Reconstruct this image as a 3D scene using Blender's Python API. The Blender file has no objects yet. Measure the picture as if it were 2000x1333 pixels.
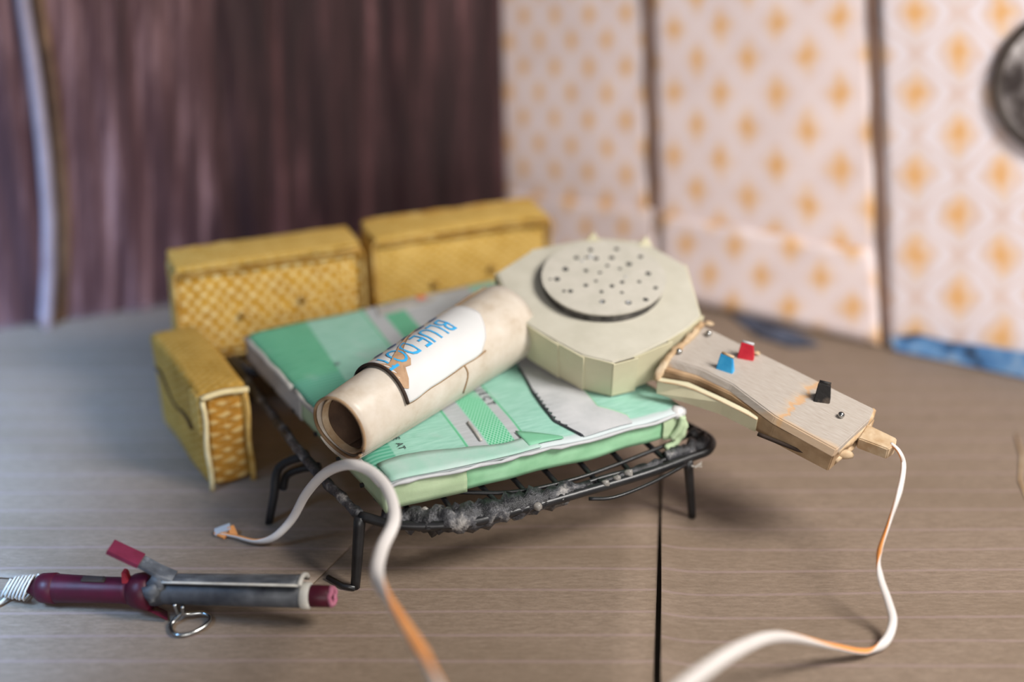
import bpy, bmesh, math, random
from mathutils import Vector, Matrix, noise
random.seed(7)
sc = bpy.context.scene
COL = sc.collection

# ---------------------------------------------------------------- camera
FPX = 2750.0; CAM_H = 3.0; PITCH = math.radians(26)          # one unit = 10 cm
cd = bpy.data.cameras.new('camera'); cam = bpy.data.objects.new('camera', cd); COL.objects.link(cam)
cam.location = (0, 0, CAM_H); cam.rotation_euler = (math.pi/2 - PITCH, 0, 0)
cd.sensor_width = 36; cd.lens = 36*FPX/2000; cd.clip_start = .05; cd.clip_end = 200
cd.dof.use_dof = True; cd.dof.focus_distance = 5.02; cd.dof.aperture_fstop = .27
sc.camera = cam
# ---------------------------------------------------------------- light
sc.view_settings.view_transform = 'Standard'; sc.view_settings.look = 'None'
sc.view_settings.gamma = 1; sc.view_settings.use_curve_mapping = False
sc.view_settings.exposure = 0.2
w = bpy.data.worlds.new('room_light'); sc.world = w; w.use_nodes = True
w.node_tree.nodes['Background'].inputs[0].default_value = (.80, .88, 1, 1)
w.node_tree.nodes['Background'].inputs[1].default_value = .10
def area(name, loc, target, size, energy, col, spread=180):
    d = bpy.data.lights.new(name, 'AREA'); d.shape = 'RECTANGLE'; d.size, d.size_y = size; d.energy = energy; d.color = col; d.spread = math.radians(spread)
    o = bpy.data.objects.new(name, d); COL.objects.link(o); o.location = loc
    o.rotation_euler = (Vector(target)-Vector(loc)).to_track_quat('-Z', 'Y').to_euler()
area('lamp_right', (3.7, 2.5, 4.7), (.5, 5.1, .3), (1.9, 1.9), 205, (1, .96, .91), 120)
area('front_fill', (1.0, -2.6, 2.3), (.3, 5.0, .3), (4.0, 2.0), 185, (1, .98, .96))  # added low fill from behind the camera to brighten front faces
area('cool_pool_left', (-4.1, 3.0, 3.2), (-3.5, 4.7, 0), (.8, 3.4), 112, (.31, .57, 1), 56)  # added narrow cool beam, shaped to pool on the left floor
area('cool_pool_front', (-3.2, 2.0, 3.2), (-2.8, 3.55, 0), (.8, 1.6), 78, (.31, .57, 1), 50)  # second added beam, carries the cool pool to the front left

# ---------------------------------------------------------------- camera-ray calibration of real positions
FW = Vector((0, math.cos(PITCH), -math.sin(PITCH))); UPV = Vector((0, math.sin(PITCH), math.cos(PITCH))); CAM = Vector((0, 0, CAM_H))
def ray(x, y): return FW + Vector((1,0,0))*((x-1000)/FPX) + UPV*((666.5-y)/FPX)
def U(x, y, z=0.0): d = ray(x, y); return CAM + d*((z-CAM_H)/d.z)
def UD(x, y, D): return CAM + ray(x, y)*D
def UP(x, y, o, n): d = ray(x, y); return CAM + d*((o-CAM).dot(n)/d.dot(n))
def lerp(a, b, t): return a+(b-a)*t
def nz(p, s=1.0, k=0.0): return noise.noise(Vector(p)*s + Vector((k, k*1.7, -k)))

# ---------------------------------------------------------------- materials
def lin(c): return tuple(((v/255)/12.92 if v/255 <= .04045 else ((v/255+.055)/1.055)**2.4) for v in c) + (1,)
class NT:
    def __init__(s, name):
        s.m = bpy.data.materials.new(name); s.m.use_nodes = True; s.t = s.m.node_tree; s.n = s.t.nodes
        s.b = s.n['Principled BSDF']
    def L(s, a, b): s.t.links.new(a, b)
    def inp(s, sock, v):
        if hasattr(v, 'links') or hasattr(v, 'is_linked'): s.L(v, sock)
        else: sock.default_value = v
    def math(s, op, a, b=0.0, c=None, clamp=False):
        n = s.n.new('ShaderNodeMath'); n.operation = op; n.use_clamp = clamp
        s.inp(n.inputs[0], a); s.inp(n.inputs[1], b)
        if c is not None: s.inp(n.inputs[2], c)
        return n.outputs[0]
    def coord(s, kind='Object', scale=(1,1,1), rot=(0,0,0), loc=(0,0,0)):
        t = s.n.new('ShaderNodeTexCoord'); m = s.n.new('ShaderNodeMapping')
        m.inputs['Scale'].default_value = scale; m.inputs['Rotation'].default_value = rot; m.inputs['Location'].default_value = loc
        s.L(t.outputs[kind], m.inputs[0]); return m.outputs[0]
    def sep(s, v):
        n = s.n.new('ShaderNodeSeparateXYZ'); s.L(v, n.inputs[0]); return n.outputs
    def noise(s, v, scale=5, detail=4, rough=.55, dist=0):
        n = s.n.new('ShaderNodeTexNoise'); s.L(v, n.inputs['Vector']); n.inputs['Scale'].default_value = scale
        n.inputs['Detail'].default_value = detail; n.inputs['Roughness'].default_value = rough; n.inputs['Distortion'].default_value = dist
        return n.outputs['Fac']
    def ramp(s, f, stops):
        n = s.n.new('ShaderNodeValToRGB'); s.L(f, n.inputs[0]); e = n.color_ramp.elements
        while len(e) < len(stops): e.new(.5)
        for el, (p, c) in zip(e, stops): el.position = p; el.color = c if len(c) == 4 else lin(c)
        return n.outputs[0]
    def mix(s, f, a, b, mode='MIX'):
        n = s.n.new('ShaderNodeMix'); n.data_type = 'RGBA'; n.blend_type = mode
        s.inp(n.inputs[0], f)
        for k, v in ((6, a), (7, b)):
            if isinstance(v, tuple): n.inputs[k].default_value = v if len(v) == 4 else lin(v)
            else: s.L(v, n.inputs[k])
        return n.outputs[2]
    def step(s, x, e0, e1):
        n = s.n.new('ShaderNodeMapRange'); n.interpolation_type = 'SMOOTHSTEP'; s.inp(n.inputs[0], x)
        n.inputs[1].default_value = e0; n.inputs[2].default_value = e1; return n.outputs[0]
    def band(s, x, a, b, w=.004):
        return s.math('MULTIPLY', s.step(x, a-w, a+w), s.step(x, b+w, b-w))
    def bump(s, h, strength=.3, dist=.01):
        n = s.n.new('ShaderNodeBump'); n.inputs['Strength'].default_value = strength; n.inputs['Distance'].default_value = dist
        s.L(h, n.inputs['Height']); s.L(n.outputs[0], s.b.inputs['Normal'])
    def fin(s, col, rough=.6, metal=0, spec=.35):
        s.inp(s.b.inputs['Base Color'], lin(col) if isinstance(col, tuple) and len(col) == 3 else col)
        s.inp(s.b.inputs['Roughness'], rough); s.b.inputs['Metallic'].default_value = metal
        s.b.inputs['Specular IOR Level'].default_value = spec
        return s.m
def mottled(name, c1, c2, scale=6, rough=.65, bump=.15, bscale=60, metal=0, spec=.3, lo=.35, hi=.7, detail=5, stretch=(1,1,1)):
    t = NT(name); v = t.coord('Object', stretch)
    col = t.ramp(t.noise(v, scale, detail), [(lo, c1), (hi, c2)])
    if bump: t.bump(t.noise(v, bscale, 3), bump, .006)
    return t.fin(col, rough, metal, spec)
def staggered(t, u, v, a, b):
    """teardrop distance on a brick-offset grid, returns (drop, lattice)"""
    def cell(du, dv):
        p = t.math('ABSOLUTE', t.math('SUBTRACT', t.math('FRACT', t.math('ADD', u, du)), .5))
        q = t.math('SUBTRACT', t.math('FRACT', t.math('ADD', v, dv)), .5)
        return p, q
    ds = []; ls = []
    for du, dv in ((.5, .5), (1.0, 1.0)):
        p, q = cell(du, dv); qa = t.math('ABSOLUTE', q)
        ds.append(t.math('ADD', t.math('MULTIPLY', p, a), t.math('MULTIPLY', qa, b)))
        ls.append(t.math('ADD', p, qa))
    return t.math('MINIMUM', ds[0], ds[1]), t.math('MINIMUM', ls[0], ls[1])

M = {}
def build_materials():
    # brown wood-print floor paper
    t = NT('floor_paper'); v = t.coord('Object', (.55, 6, 1), (0, 0, math.radians(-2)))
    fine = t.noise(t.coord('Object', (1.6, 8, 1), (0,0,math.radians(-2))), 9, 9, .78); big = t.noise(t.coord('Object', (.5, 1.6, 1)), 1.4, 4)
    speck = t.noise(t.coord('Object', (1, 2.2, 1)), 55, 4, .7)
    col = t.ramp(fine, [(.25, (108,92,78)), (.5, (130,113,98)), (.75, (150,133,118))])
    col = t.mix(t.math('MULTIPLY', t.step(speck, .42, .7), .35), col, (98,84,72))
    col = t.mix(t.math('MULTIPLY', t.step(big, .42, .72), .45), col, (106,90,72))
    wv = t.n.new('ShaderNodeTexWave'); wv.wave_type = 'BANDS'; wv.bands_direction = 'Y'; wv.inputs['Scale'].default_value = 2.35
    wv.inputs['Distortion'].default_value = 2.2; wv.inputs['Detail'].default_value = 4; wv.inputs['Detail Scale'].default_value = .6
    t.L(t.coord('Object', (.22, 1, 1), (0,0,math.radians(-1))), wv.inputs['Vector'])
    col = t.mix(t.math('MULTIPLY', t.step(wv.outputs['Fac'], .955, .998), .32), col, (158,136,138))
    t.bump(t.math('ADD', t.math('MULTIPLY', fine, .3), t.math('MULTIPLY', t.noise(t.coord('Object'), 1.1, 3), 3.0)), .22, .05); M['floor'] = t.fin(col, .5, 0, .4)
    M['floor_board'] = mottled('floor_board', (40,30,22), (62,48,36), 5)
    # curtain cloth
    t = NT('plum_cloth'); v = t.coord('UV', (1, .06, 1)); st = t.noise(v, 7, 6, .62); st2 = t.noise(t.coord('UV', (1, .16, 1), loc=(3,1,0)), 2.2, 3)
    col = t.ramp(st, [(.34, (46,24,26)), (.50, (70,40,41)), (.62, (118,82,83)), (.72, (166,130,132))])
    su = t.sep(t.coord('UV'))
    lit_left = t.step(t.math('ADD', su[0], t.math('MULTIPLY', t.math('SUBTRACT', st2, .5), 2.2)), 5.0, 4.0)  # paler towards the left: light on that side put into the cloth colour
    col = t.mix(t.math('MULTIPLY', lit_left, .6), t.ramp(st, [(.34, (34,18,19)), (.52, (50,29,30)), (.64, (82,52,53)), (.74, (134,96,97))]), t.ramp(st, [(.34, (62,36,38)), (.50, (96,64,66)), (.62, (150,116,118)), (.72, (190,158,162))]))
    t.bump(t.noise(t.coord('UV', (1,.05,1)), 22, 4), .35, .02)
    t.b.inputs['Sheen Weight'].default_value = .15; t.b.inputs['Sheen Tint'].default_value = (.8,.8,1,1)
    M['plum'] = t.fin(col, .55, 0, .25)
    M['hem'] = mottled('pale_hem', (140,128,138), (166,154,164), 4)
    M['brown_edge'] = mottled('brown_edge', (84,60,44), (120,90,66), 6)
    # wallpapers
    def wallpaper(name, lattice, soft):
        t = NT(name); s = t.sep(t.coord('UV'))
        wob = t.noise(t.coord('UV'), 3.5, 3); wob2 = t.noise(t.coord('UV', loc=(7,3,0)), 3.5, 3)
        u = t.math('ADD', s[0], t.math('MULTIPLY', t.math('SUBTRACT', wob, .5), .22)); v = t.math('ADD', s[1], t.math('MULTIPLY', t.math('SUBTRACT', wob2, .5), .16))
        drop, lat = staggered(t, u, v, 3.0 if lattice else 2.3, 1.85)
        if lattice:
            h = t.math('ADD', t.math('COSINE', t.math('MULTIPLY', u, 2*math.pi)), t.math('COSINE', t.math('MULTIPLY', v, 2*math.pi)))
            lat = t.math('SUBTRACT', .5, t.math('MULTIPLY', t.math('ABSOLUTE', h), .25))
        bgn = t.noise(t.coord('UV'), 1.1, 4)
        col = t.ramp(bgn, [(.35, (216,194,190)), (.65, (230,210,206))])
        if lattice:
            ln = t.math('MULTIPLY', t.step(lat, .20, .31), t.step(lat, .52, .45))
            col = t.mix(t.math('MULTIPLY', ln, .8), col, (224,215,220))
            col = t.mix(t.math('MULTIPLY', t.step(lat, .44, .49), .45), col, (204,174,158))
            col = t.mix(t.math('MULTIPLY', t.step(drop, 1.05, .7), .35), col, (206,178,158))
        else:
            col = t.mix(t.math('MULTIPLY', t.step(lat, .30, .42), .45), col, (230,216,216))
        d2 = t.math('ADD', drop, t.math('MULTIPLY', t.noise(t.coord('UV'), 9, 3), .22))
        col = t.mix(t.math('MULTIPLY', t.step(d2, .84, .50), .5), col, (230,192,146))
        col = t.mix(t.math('MULTIPLY', t.step(d2, .62, .22), .8), col, (218,160,90))
        t.bump(t.noise(t.coord('Object'), 40, 3), .05, .01)
        return t.fin(col, .7, 0, .25)
    M['paper1'] = wallpaper('wallpaper_small_motif', False, .05); M['paper2'] = wallpaper('wallpaper_drop_motif', False, .0)
    M['paper3'] = wallpaper('wallpaper_lattice', True, .0)
    M['card'] = mottled('wall_cardboard', (104,76,60), (134,102,84), 3)
    M['card_dark'] = mottled('wall_cardboard_dark', (122,94,82), (146,116,102), 3)
    t = NT('blue_torn_paper'); v = t.coord('Object', (1,1,1))
    col = t.ramp(t.noise(v, 7, 4), [(.38, (44,52,66)), (.47, (70,116,168)), (.60, (104,146,190)), (.68, (156,166,180))])
    M['blue_torn'] = t.fin(col, .6)
    M['dark_blue'] = mottled('dark_blue_paper', (40,42,54), (84,92,112), 7, .7)
    t = NT('mottled_silver'); n1 = t.noise(t.coord('Object'), 4.0, 5, .6)
    col = t.ramp(n1, [(.36, (66,58,56)), (.46, (120,112,110)), (.54, (180,172,170)), (.6, (236,230,228))]); t.bump(n1, .5, .03)
    M['silver'] = t.fin(col, .35, 0, .6)
    M['dark_rim'] = mottled('dark_rim', (48,40,36), (78,68,62), 8, .5)
    # yellow woven cloth
    def cloth(name, cA, cB, dot, su, sv, amt):
        t = NT(name); s = t.sep(t.coord('UV'))
        wob = t.noise(t.coord('UV'), 15, 3)
        u = t.math('ADD', t.math('MULTIPLY', s[0], su), t.math('MULTIPLY', wob, .9)); vv = t.math('ADD', t.math('MULTIPLY', s[1], sv), t.math('MULTIPLY', wob, .35))
        d, _ = staggered(t, u, vv, 2.6, 3.2)
        n = t.noise(t.coord('UV'), 9, 5, .6)
        base = t.ramp(n, [(.32, cA), (.68, cB)])
        fine = t.noise(t.coord('UV', (1, 1.6, 1)), 75, 3)
        base = t.mix(t.math('MULTIPLY', t.step(fine, .5, .75), .4), base, dot)
        col = t.mix(t.math('MULTIPLY', t.step(d, .92, .45), amt), base, dot)
        t.bump(t.math('SUBTRACT', 1, d), .35, .008)
        return t.fin(col, .82, 0, .2)
    M['yellow'] = cloth('yellow_woven_cloth', (168,120,26), (198,152,54), (226,208,154), 17, 15, .9)
    M['yellow_fine'] = cloth('yellow_fine_cloth', (184,144,58), (206,170,92), (220,196,140), 20, 26, .35)
    M['yellow_flat'] = cloth('yellow_worn_cloth', (150,112,38), (178,138,62), (196,168,104), 18, 30, .45)
    M['yellow_arm'] = cloth('yellow_arm_cloth', (138,92,24), (170,120,42), (196,172,116), 9, 19, .7)
    M['piping'] = mottled('yellow_piping', (150,106,30), (206,176,110), 14, .8)
    M['piping_pale'] = mottled('pale_piping', (196,176,128), (216,200,160), 14, .8)
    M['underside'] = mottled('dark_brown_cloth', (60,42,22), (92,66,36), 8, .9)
    M['button'] = mottled('button_cloth', (126,92,36), (150,116,52), 20, .8)
    # green printed paper of the mattress: bands across u (front edge direction)
    t = NT('green_print'); s = t.sep(t.coord('UV')); u, v = s[0], s[1]
    grain = t.noise(t.coord('UV', (2, 14, 1)), 7, 6, .65)
    lightg = t.ramp(grain, [(.3, (124,174,155)), (.7, (154,196,182))])
    midg = t.ramp(grain, [(.3, (86,156,124)), (.7, (106,174,142))]); white = t.ramp(grain, [(.3, (158,162,164)), (.7, (178,180,184))])
    u = t.math('SUBTRACT', u, t.math('MULTIPLY', t.math('SUBTRACT', v, .3), .15))
    col = lightg
    h1 = t.math('ABSOLUTE', t.math('SUBTRACT', t.math('FRACT', t.math('ADD', t.math('MULTIPLY', u, 88), t.math('MULTIPLY', v, 60))), .5))
    h2 = t.math('ABSOLUTE', t.math('SUBTRACT', t.math('FRACT', t.math('SUBTRACT', t.math('MULTIPLY', u, 88), t.math('MULTIPLY', v, 60))), .5))
    hatch1 = t.mix(t.math('MULTIPLY', t.step(t.math('ABSOLUTE', t.math('SUBTRACT', t.math('FRACT', t.math('MULTIPLY', v, 62)), .5)), .18, .32), .5), (82,156,130), (136,188,170))
    hatch2 = t.mix(t.math('MULTIPLY', t.step(t.math('MINIMUM', h1, h2), .20, .10), .8), (74,164,120), (158,208,184))
    solid = t.mix(t.step(v, .61, .65), hatch1, midg)
    col = t.mix(t.band(u, -.5, .118), col, solid)
    col = t.mix(t.band(u, .345, .402), col, white)
    col = t.mix(t.band(u, .335, .342, .002), col, (92,168,128))
    col = t.mix(t.band(u, .405, .487), col, t.mix(t.step(v, .5, .55), hatch2, midg))
    col = t.mix(t.band(u, .487, .517), col, white)
    col = t.mix(t.band(u, .519, .525, .002), col, (92,168,128))
    col = t.mix(t.math('MULTIPLY', t.band(u, .50, .78), t.step(v, .60, .70)), col, white)
    # white worn front lip
    nlip = t.math('ADD', v, t.math('MULTIPLY', t.noise(t.coord('UV'), 6, 3), .05))
    col = t.mix(t.math('MULTIPLY', t.step(nlip, .060, .044), .85), col, (186,190,194))
    smud = t.step(t.noise(t.coord('UV'), 4.5, 4), .56, .72)
    col = t.mix(t.math('MULTIPLY', smud, .35), col, (178,186,186))
    t.bump(t.noise(t.coord('UV'), 16, 4), .12, .01)
    M['green_print'] = t.fin(col, .6, 0, .3)
    t = NT('green_panel'); v2 = t.coord('Object', (1,1,1)); n = t.noise(v2, 8, 5)
    M['green_panel'] = t.fin(t.ramp(n, [(.3, (126,176,136)), (.7, (158,204,166))]), .65)
    M['pale_green'] = mottled('pale_green_paper', (158,178,142), (178,194,160), 6)
    M['pale_fold'] = mottled('pale_fold_paper', (142,182,166), (176,190,186), 5, .6)
    M['green_fold'] = mottled('green_fold_paper', (104,166,132), (128,184,154), 5, .6)
    M['white_paper'] = mottled('white_paper', (170,172,174), (190,190,192), 8, .6)
    M['grey_card'] = mottled('grey_cardboard', (150,146,142), (186,182,176), 9, .75)
    M['tan_side'] = mottled('tan_mattress_side', (120,118,100), (150,144,126), 6, .75)
    M['ink'] = mottled('black_ink', (40,42,48), (64,66,70), 20)
    M['ink_faint'] = mottled('faint_ink', (98,116,116), (120,134,134), 20)
    M['red_ink'] = mottled('red_ink', (206,98,70), (220,120,90), 20)
    # hair dryer papers
    M['cream'] = mottled('cream_paper', (180,175,160), (191,186,172), 9, .6, .08, 80)
    M['cream_side'] = mottled('cream_paper_lifted', (192,185,156), (204,197,168), 7, .55, .08, 80)  # same paper as the top plate, lightened in colour for missing front light
    M['disc'] = mottled('disc_card', (178,173,161), (190,184,173), 14, .7, .1, 90)
    t = NT('worn_white_card'); v = t.coord('Object'); n1 = t.noise(v, 7, 6, .65); n2 = t.noise(v, 2.6, 4)
    col = t.ramp(n1, [(.25, (170,153,133)), (.42, (190,178,163)), (.68, (204,195,184))]); col = t.mix(t.math('MULTIPLY', t.step(n2, .60, .70), .25), col, (184,160,132))
    t.bump(n1, .15, .01); M['worn'] = t.fin(col, .38, 0, .4)
    t = NT('stained_white_card'); v = t.coord('UV'); s = t.sep(v); gr = t.noise(t.coord('UV', (3, 12, 1)), 5, 6)
    col = t.ramp(gr, [(.3, (156,145,134)), (.7, (174,165,157))])
    stain = t.math('ADD', s[0], t.math('MULTIPLY', t.math('SUBTRACT', t.noise(v, 7, 4), .5), .16))
    ed = t.math('ABSOLUTE', t.math('SUBTRACT', stain, .70))
    col = t.mix(t.math('MULTIPLY', t.step(ed, .022, .004), .7), col, (186,140,92))
    col = t.mix(t.math('MULTIPLY', t.step(stain, .62, .70), t.math('MULTIPLY', t.step(stain, .72, .69), .25)), col, (206,170,128))
    edge2 = t.math('ADD', s[1], t.math('MULTIPLY', t.noise(v, 6, 4), .14))
    col = t.mix(t.math('MULTIPLY', t.step(edge2, .17, .1), .6), col, (190,156,118))
    M['stained'] = t.fin(col, .5, 0, .35)
    M['brown_card'] = mottled('brown_stained_card', (120,92,64), (176,148,116), 8, .7)
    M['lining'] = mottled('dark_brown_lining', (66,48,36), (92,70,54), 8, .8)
    M['tan_card'] = mottled('tan_card_edge', (164,134,100), (198,178,150), 16, .7)
    M['tear'] = mottled('torn_brown_card', (150,118,90), (182,150,120), 14, .8)
    M['dark_slit'] = mottled('dark_brown_core', (40,30,24), (62,48,40), 10, .8)
    M['core'] = mottled('dark_grey_core', (48,46,44), (92,88,84), 24, .7)
    M['label'] = mottled('white_label', (200,199,198), (208,207,206), 5, .32, .05, 40, 0, .45)
    M['blue_ink'] = mottled('blue_ink', (52,156,212), (70,170,222), 10, .4)
    M['navy_ink'] = mottled('navy_ink', (40,88,140), (54,104,156), 10, .4)
    M['hole'] = mottled('hole_dark', (26,28,30), (52,56,58), 30, .8)
    M['steel'] = mottled('steel_pin', (150,150,148), (190,190,188), 20, .25, 0, metal=1, spec=.5)
    M['sw_blue'] = mottled('blue_switch_card', (46,150,206), (72,172,222), 18, .5)
    M['sw_red'] = mottled('red_switch_card', (176,24,44), (204,50,62), 18, .5)
    M['sw_black'] = mottled('black_switch_card', (30,28,28), (92,80,70), 22, .6, .3, lo=.5, hi=.72)
    M['cord_white'] = mottled('white_insulation', (204,197,193), (214,208,204), 4, .45, 0)
    M['cord_copper'] = mottled('orange_copper', (216,136,70), (232,160,96), 4, .45, 0)
    # bed wire
    M['wire'] = mottled('black_wire', (16,16,18), (34,34,36), 12, .38, .1, 40, 0, .5)
    t = NT('gluey_wire'); n1 = t.noise(t.coord('Object', (1,1,1)), 13, 6, .7)
    col = t.ramp(n1, [(.42, (22,22,25)), (.55, (66,66,70)), (.68, (150,146,142))]); t.bump(n1, .8, .02); M['gluey'] = t.fin(col, .4, 0, .5)
    M['glue'] = mottled('dried_glue', (92,88,84), (160,156,150), 16, .3, .3, 30)
    # curling iron
    M['maroon'] = mottled('maroon_paper', (54,8,22), (76,13,34), 7, .45, .1)
    M['maroon_pale'] = mottled('pale_maroon_paper', (98,26,46), (118,38,62), 12, .55)
    M['pink_end'] = mottled('pink_torn_end', (150,80,102), (180,120,138), 14, .7)
    t = NT('grey_foil_tape'); n1 = t.noise(t.coord('Object', (1,2.5,2.5)), 7, 6, .65)
    col = t.ramp(n1, [(.32, (52,54,58)), (.52, (86,88,92)), (.74, (156,156,154))]); t.bump(n1, .4, .01); M['tape'] = t.fin(col, .5, .1)
    M['tape_dark'] = mottled('dark_tape', (38,40,46), (84,86,90), 9, .5, .2, 40)
    M['tape_pale'] = mottled('pale_tape', (168,164,156), (214,210,200), 10, .5)
    M['thread'] = mottled('white_thread', (176,172,164), (206,202,196), 8, .7)
build_materials()

# ---------------------------------------------------------------- mesh helpers
def tag(o, label=None, cat=None, group=None, kind=None):
    if label: o['label'] = label
    if cat: o['category'] = cat
    if group: o['group'] = group
    if kind: o['kind'] = kind
    return o
def empty(name, loc, label, cat, group=None):
    o = bpy.data.objects.new(name, None); COL.objects.link(o); o.location = loc; o.empty_display_size = .1
    return tag(o, label, cat, group)
ORIG = {}
def origin(o):
    p = Vector(o.location)
    while o.parent: o = o.parent; p += Vector(o.location)
    return p
def obj(name, verts, faces, mat, parent=None, uvs=None, smooth=False, mats=None, fmat=None, org=None):
    """verts in world space; the object's own origin is put at its base"""
    vs = [Vector(v) for v in verts]
    if org is None:
        lo = [min(v[i] for v in vs) for i in range(3)]; hi = [max(v[i] for v in vs) for i in range(3)]
        org = Vector(((lo[0]+hi[0])/2, (lo[1]+hi[1])/2, lo[2]))
    me = bpy.data.meshes.new(name); me.from_pydata([v-org for v in vs], [], faces)
    for m in (mats or [mat]): me.materials.append(m)
    if fmat: me.polygons.foreach_set('material_index', fmat)
    if uvs:
        l = me.uv_layers.new(name='UVMap')
        for lp in me.loops: l.data[lp.index].uv = uvs[lp.vertex_index]
    if smooth: me.polygons.foreach_set('use_smooth', [True]*len(me.polygons))
    me.update()
    o = bpy.data.objects.new(name, me); COL.objects.link(o)
    if parent: o.parent = parent; o.location = org - origin(parent)
    else: o.location = org
    return o
def from_bm(name, bm, mat, parent=None, uvf=None, smooth=False, org=None):
    bmesh.ops.recalc_face_normals(bm, faces=bm.faces)
    bm.verts.ensure_lookup_table(); bm.normal_update()
    vs = [v.co.copy() for v in bm.verts]
    if org is None:
        lo = [min(v[i] for v in vs) for i in range(3)]; hi = [max(v[i] for v in vs) for i in range(3)]
        org = Vector(((lo[0]+hi[0])/2, (lo[1]+hi[1])/2, lo[2]))
    if uvf:
        l = bm.loops.layers.uv.new('UVMap')
        for f in bm.faces:
            for lp in f.loops: lp[l].uv = uvf(lp.vert.co, f.normal)
    for f in bm.faces: f.smooth = smooth
    for v in bm.verts: v.co -= org
    me = bpy.data.meshes.new(name); bm.to_mesh(me); bm.free(); me.materials.append(mat)
    o = bpy.data.objects.new(name, me); COL.objects.link(o)
    if parent: o.parent = parent; o.location = org - origin(parent)
    else: o.location = org
    return o
def frame_mat(o, ax, ay, az):
    m = Matrix.Identity(4)
    for i, a in enumerate((ax, ay, az)):
        for k in range(3): m[k][i] = a[k]
    for k in range(3): m[k][3] = o[k]
    return m
def soft_box(name, o, ax, ay, az, dims, mat, parent, bevel=.015, cuts=3, wob=.004, puff=0.0, seed=0, warp=None):
    """box from corner o along unit axes; rounded edges, slight hand-made wobble, box-mapped UVs"""
    ax, ay, az = [Vector(a).normalized() for a in (ax, ay, az)]; o = Vector(o)
    bm = bmesh.new(); bmesh.ops.create_cube(bm, size=1)
    for v in bm.verts: v.co = Vector(((v.co.x+.5)*dims[0], (v.co.y+.5)*dims[1], (v.co.z+.5)*dims[2]))
    if cuts: bmesh.ops.subdivide_edges(bm, edges=bm.edges[:], cuts=cuts, use_grid_fill=True)
    if bevel:
        e = [ed for ed in bm.edges if len(ed.link_faces) == 2 and ed.calc_face_angle(0) > .5]
        bmesh.ops.bevel(bm, geom=e, offset=bevel, segments=3, affect='EDGES', profile=.5)
    L2W = frame_mat(o, ax, ay, az); c = Vector(dims)/2
    bm.normal_update()
    for v in bm.verts:
        p = v.co.copy(); q = [(p[i]-c[i])/c[i] for i in range(3)]
        if puff:
            for i in range(3):
                j, k = [x for x in range(3) if x != i]
                p[i] += q[i]*puff*max(0, 1-q[j]**2)*max(0, 1-q[k]**2)
        if warp: p = warp(p)
        n3 = noise.noise_vector(p*4+Vector((seed, seed*2, seed*3)))
        v.co = p + n3*wob
    def uvf(co, nrm):
        p = L2W.inverted() @ co; n = L2W.to_3x3().inverted() @ nrm
        a = [abs(x) for x in n]; i = a.index(max(a))
        return ((p.y, p.z), (p.x, p.z), (p.x, p.y))[i]
    for v in bm.verts: v.co = L2W @ v.co
    return from_bm(name, bm, mat, parent, uvf, True)
def prism(name, top, bot, mat, parent=None, bevel=0.0, uvs=None):
    """closed solid between two equal-length outlines (world points)"""
    bm = bmesh.new(); a = [bm.verts.new(p) for p in top]; b = [bm.verts.new(p) for p in bot]; n = len(a)
    bm.faces.new(a); bm.faces.new(b[::-1])
    for i in range(n): bm.faces.new((a[i], b[i], b[(i+1) % n], a[(i+1) % n]))
    bmesh.ops.recalc_face_normals(bm, faces=bm.faces)
    if bevel: bmesh.ops.bevel(bm, geom=bm.edges[:], offset=bevel, segments=2, affect='EDGES')
    return from_bm(name, bm, mat, parent, uvs, False)
def catmull(P, n=8):
    P = [Vector(p) for p in P]; out = []
    Q = [P[0]*2-P[1]] + P + [P[-1]*2-P[-2]]
    for i in range(1, len(Q)-2):
        for k in range(n):
            t = k/n; a, b, c, d = Q[i-1:i+3]
            out.append(.5*((2*b) + (c-a)*t + (2*a-5*b+4*c-d)*t*t + (3*b-a-3*c+d)*t**3))
    out.append(P[-1]); return out
def interp(L, n):
    """same sampling as catmull, linear scalars"""
    out = []
    for i in range(len(L)-1):
        for k in range(n): out.append(lerp(L[i], L[i+1], k/n))
    return out+[L[-1]]
def sweep(pts, rad, seg=8, closed=False, prof=None, ref=None, twist=None, jitter=0, seed=0):
    """tube verts/faces along pts; rad scalar or list; prof = list of 2-D profile points"""
    n = len(pts); R = rad if isinstance(rad, (list, tuple)) else [rad]*n
    prof = prof or [(math.cos(2*math.pi*k/seg), math.sin(2*math.pi*k/seg)) for k in range(seg)]
    seg = len(prof); V = []; up = None
    for i, p in enumerate(pts):
        a = pts[(i-1) % n] if closed else pts[max(i-1, 0)]; b = pts[(i+1) % n] if closed else pts[min(i+1, n-1)]
        t = (b-a).normalized()
        if ref is not None:
            up = (ref-p) if callable(getattr(ref, 'dot', None)) else ref
        elif up is None: up = Vector((0,0,1)) if abs(t.z) < .9 else Vector((1,0,0))
        s = t.cross(up).normalized(); up2 = s.cross(t).normalized()
        if ref is None: up = up2
        tw = twist[i] if twist else 0
        s2 = s*math.cos(tw)+up2*math.sin(tw); u2 = up2*math.cos(tw)-s*math.sin(tw)
        for (x, y) in prof:
            r = R[i]*(1+jitter*nz(p+s*x*.05+up2*y*.05, 38, seed)) if jitter else R[i]
            V.append(p + (s2*x+u2*y)*r)
    F = []
    for i in range(n if closed else n-1):
        for k in range(seg):
            a = i*seg+k; b = i*seg+(k+1) % seg; c = ((i+1) % n)*seg+(k+1) % seg; d = ((i+1) % n)*seg+k
            F.append((a, b, c, d))
    if not closed: F.append(tuple(range(seg))[::-1]); F.append(tuple(range((n-1)*seg, n*seg)))
    return V, F
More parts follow.
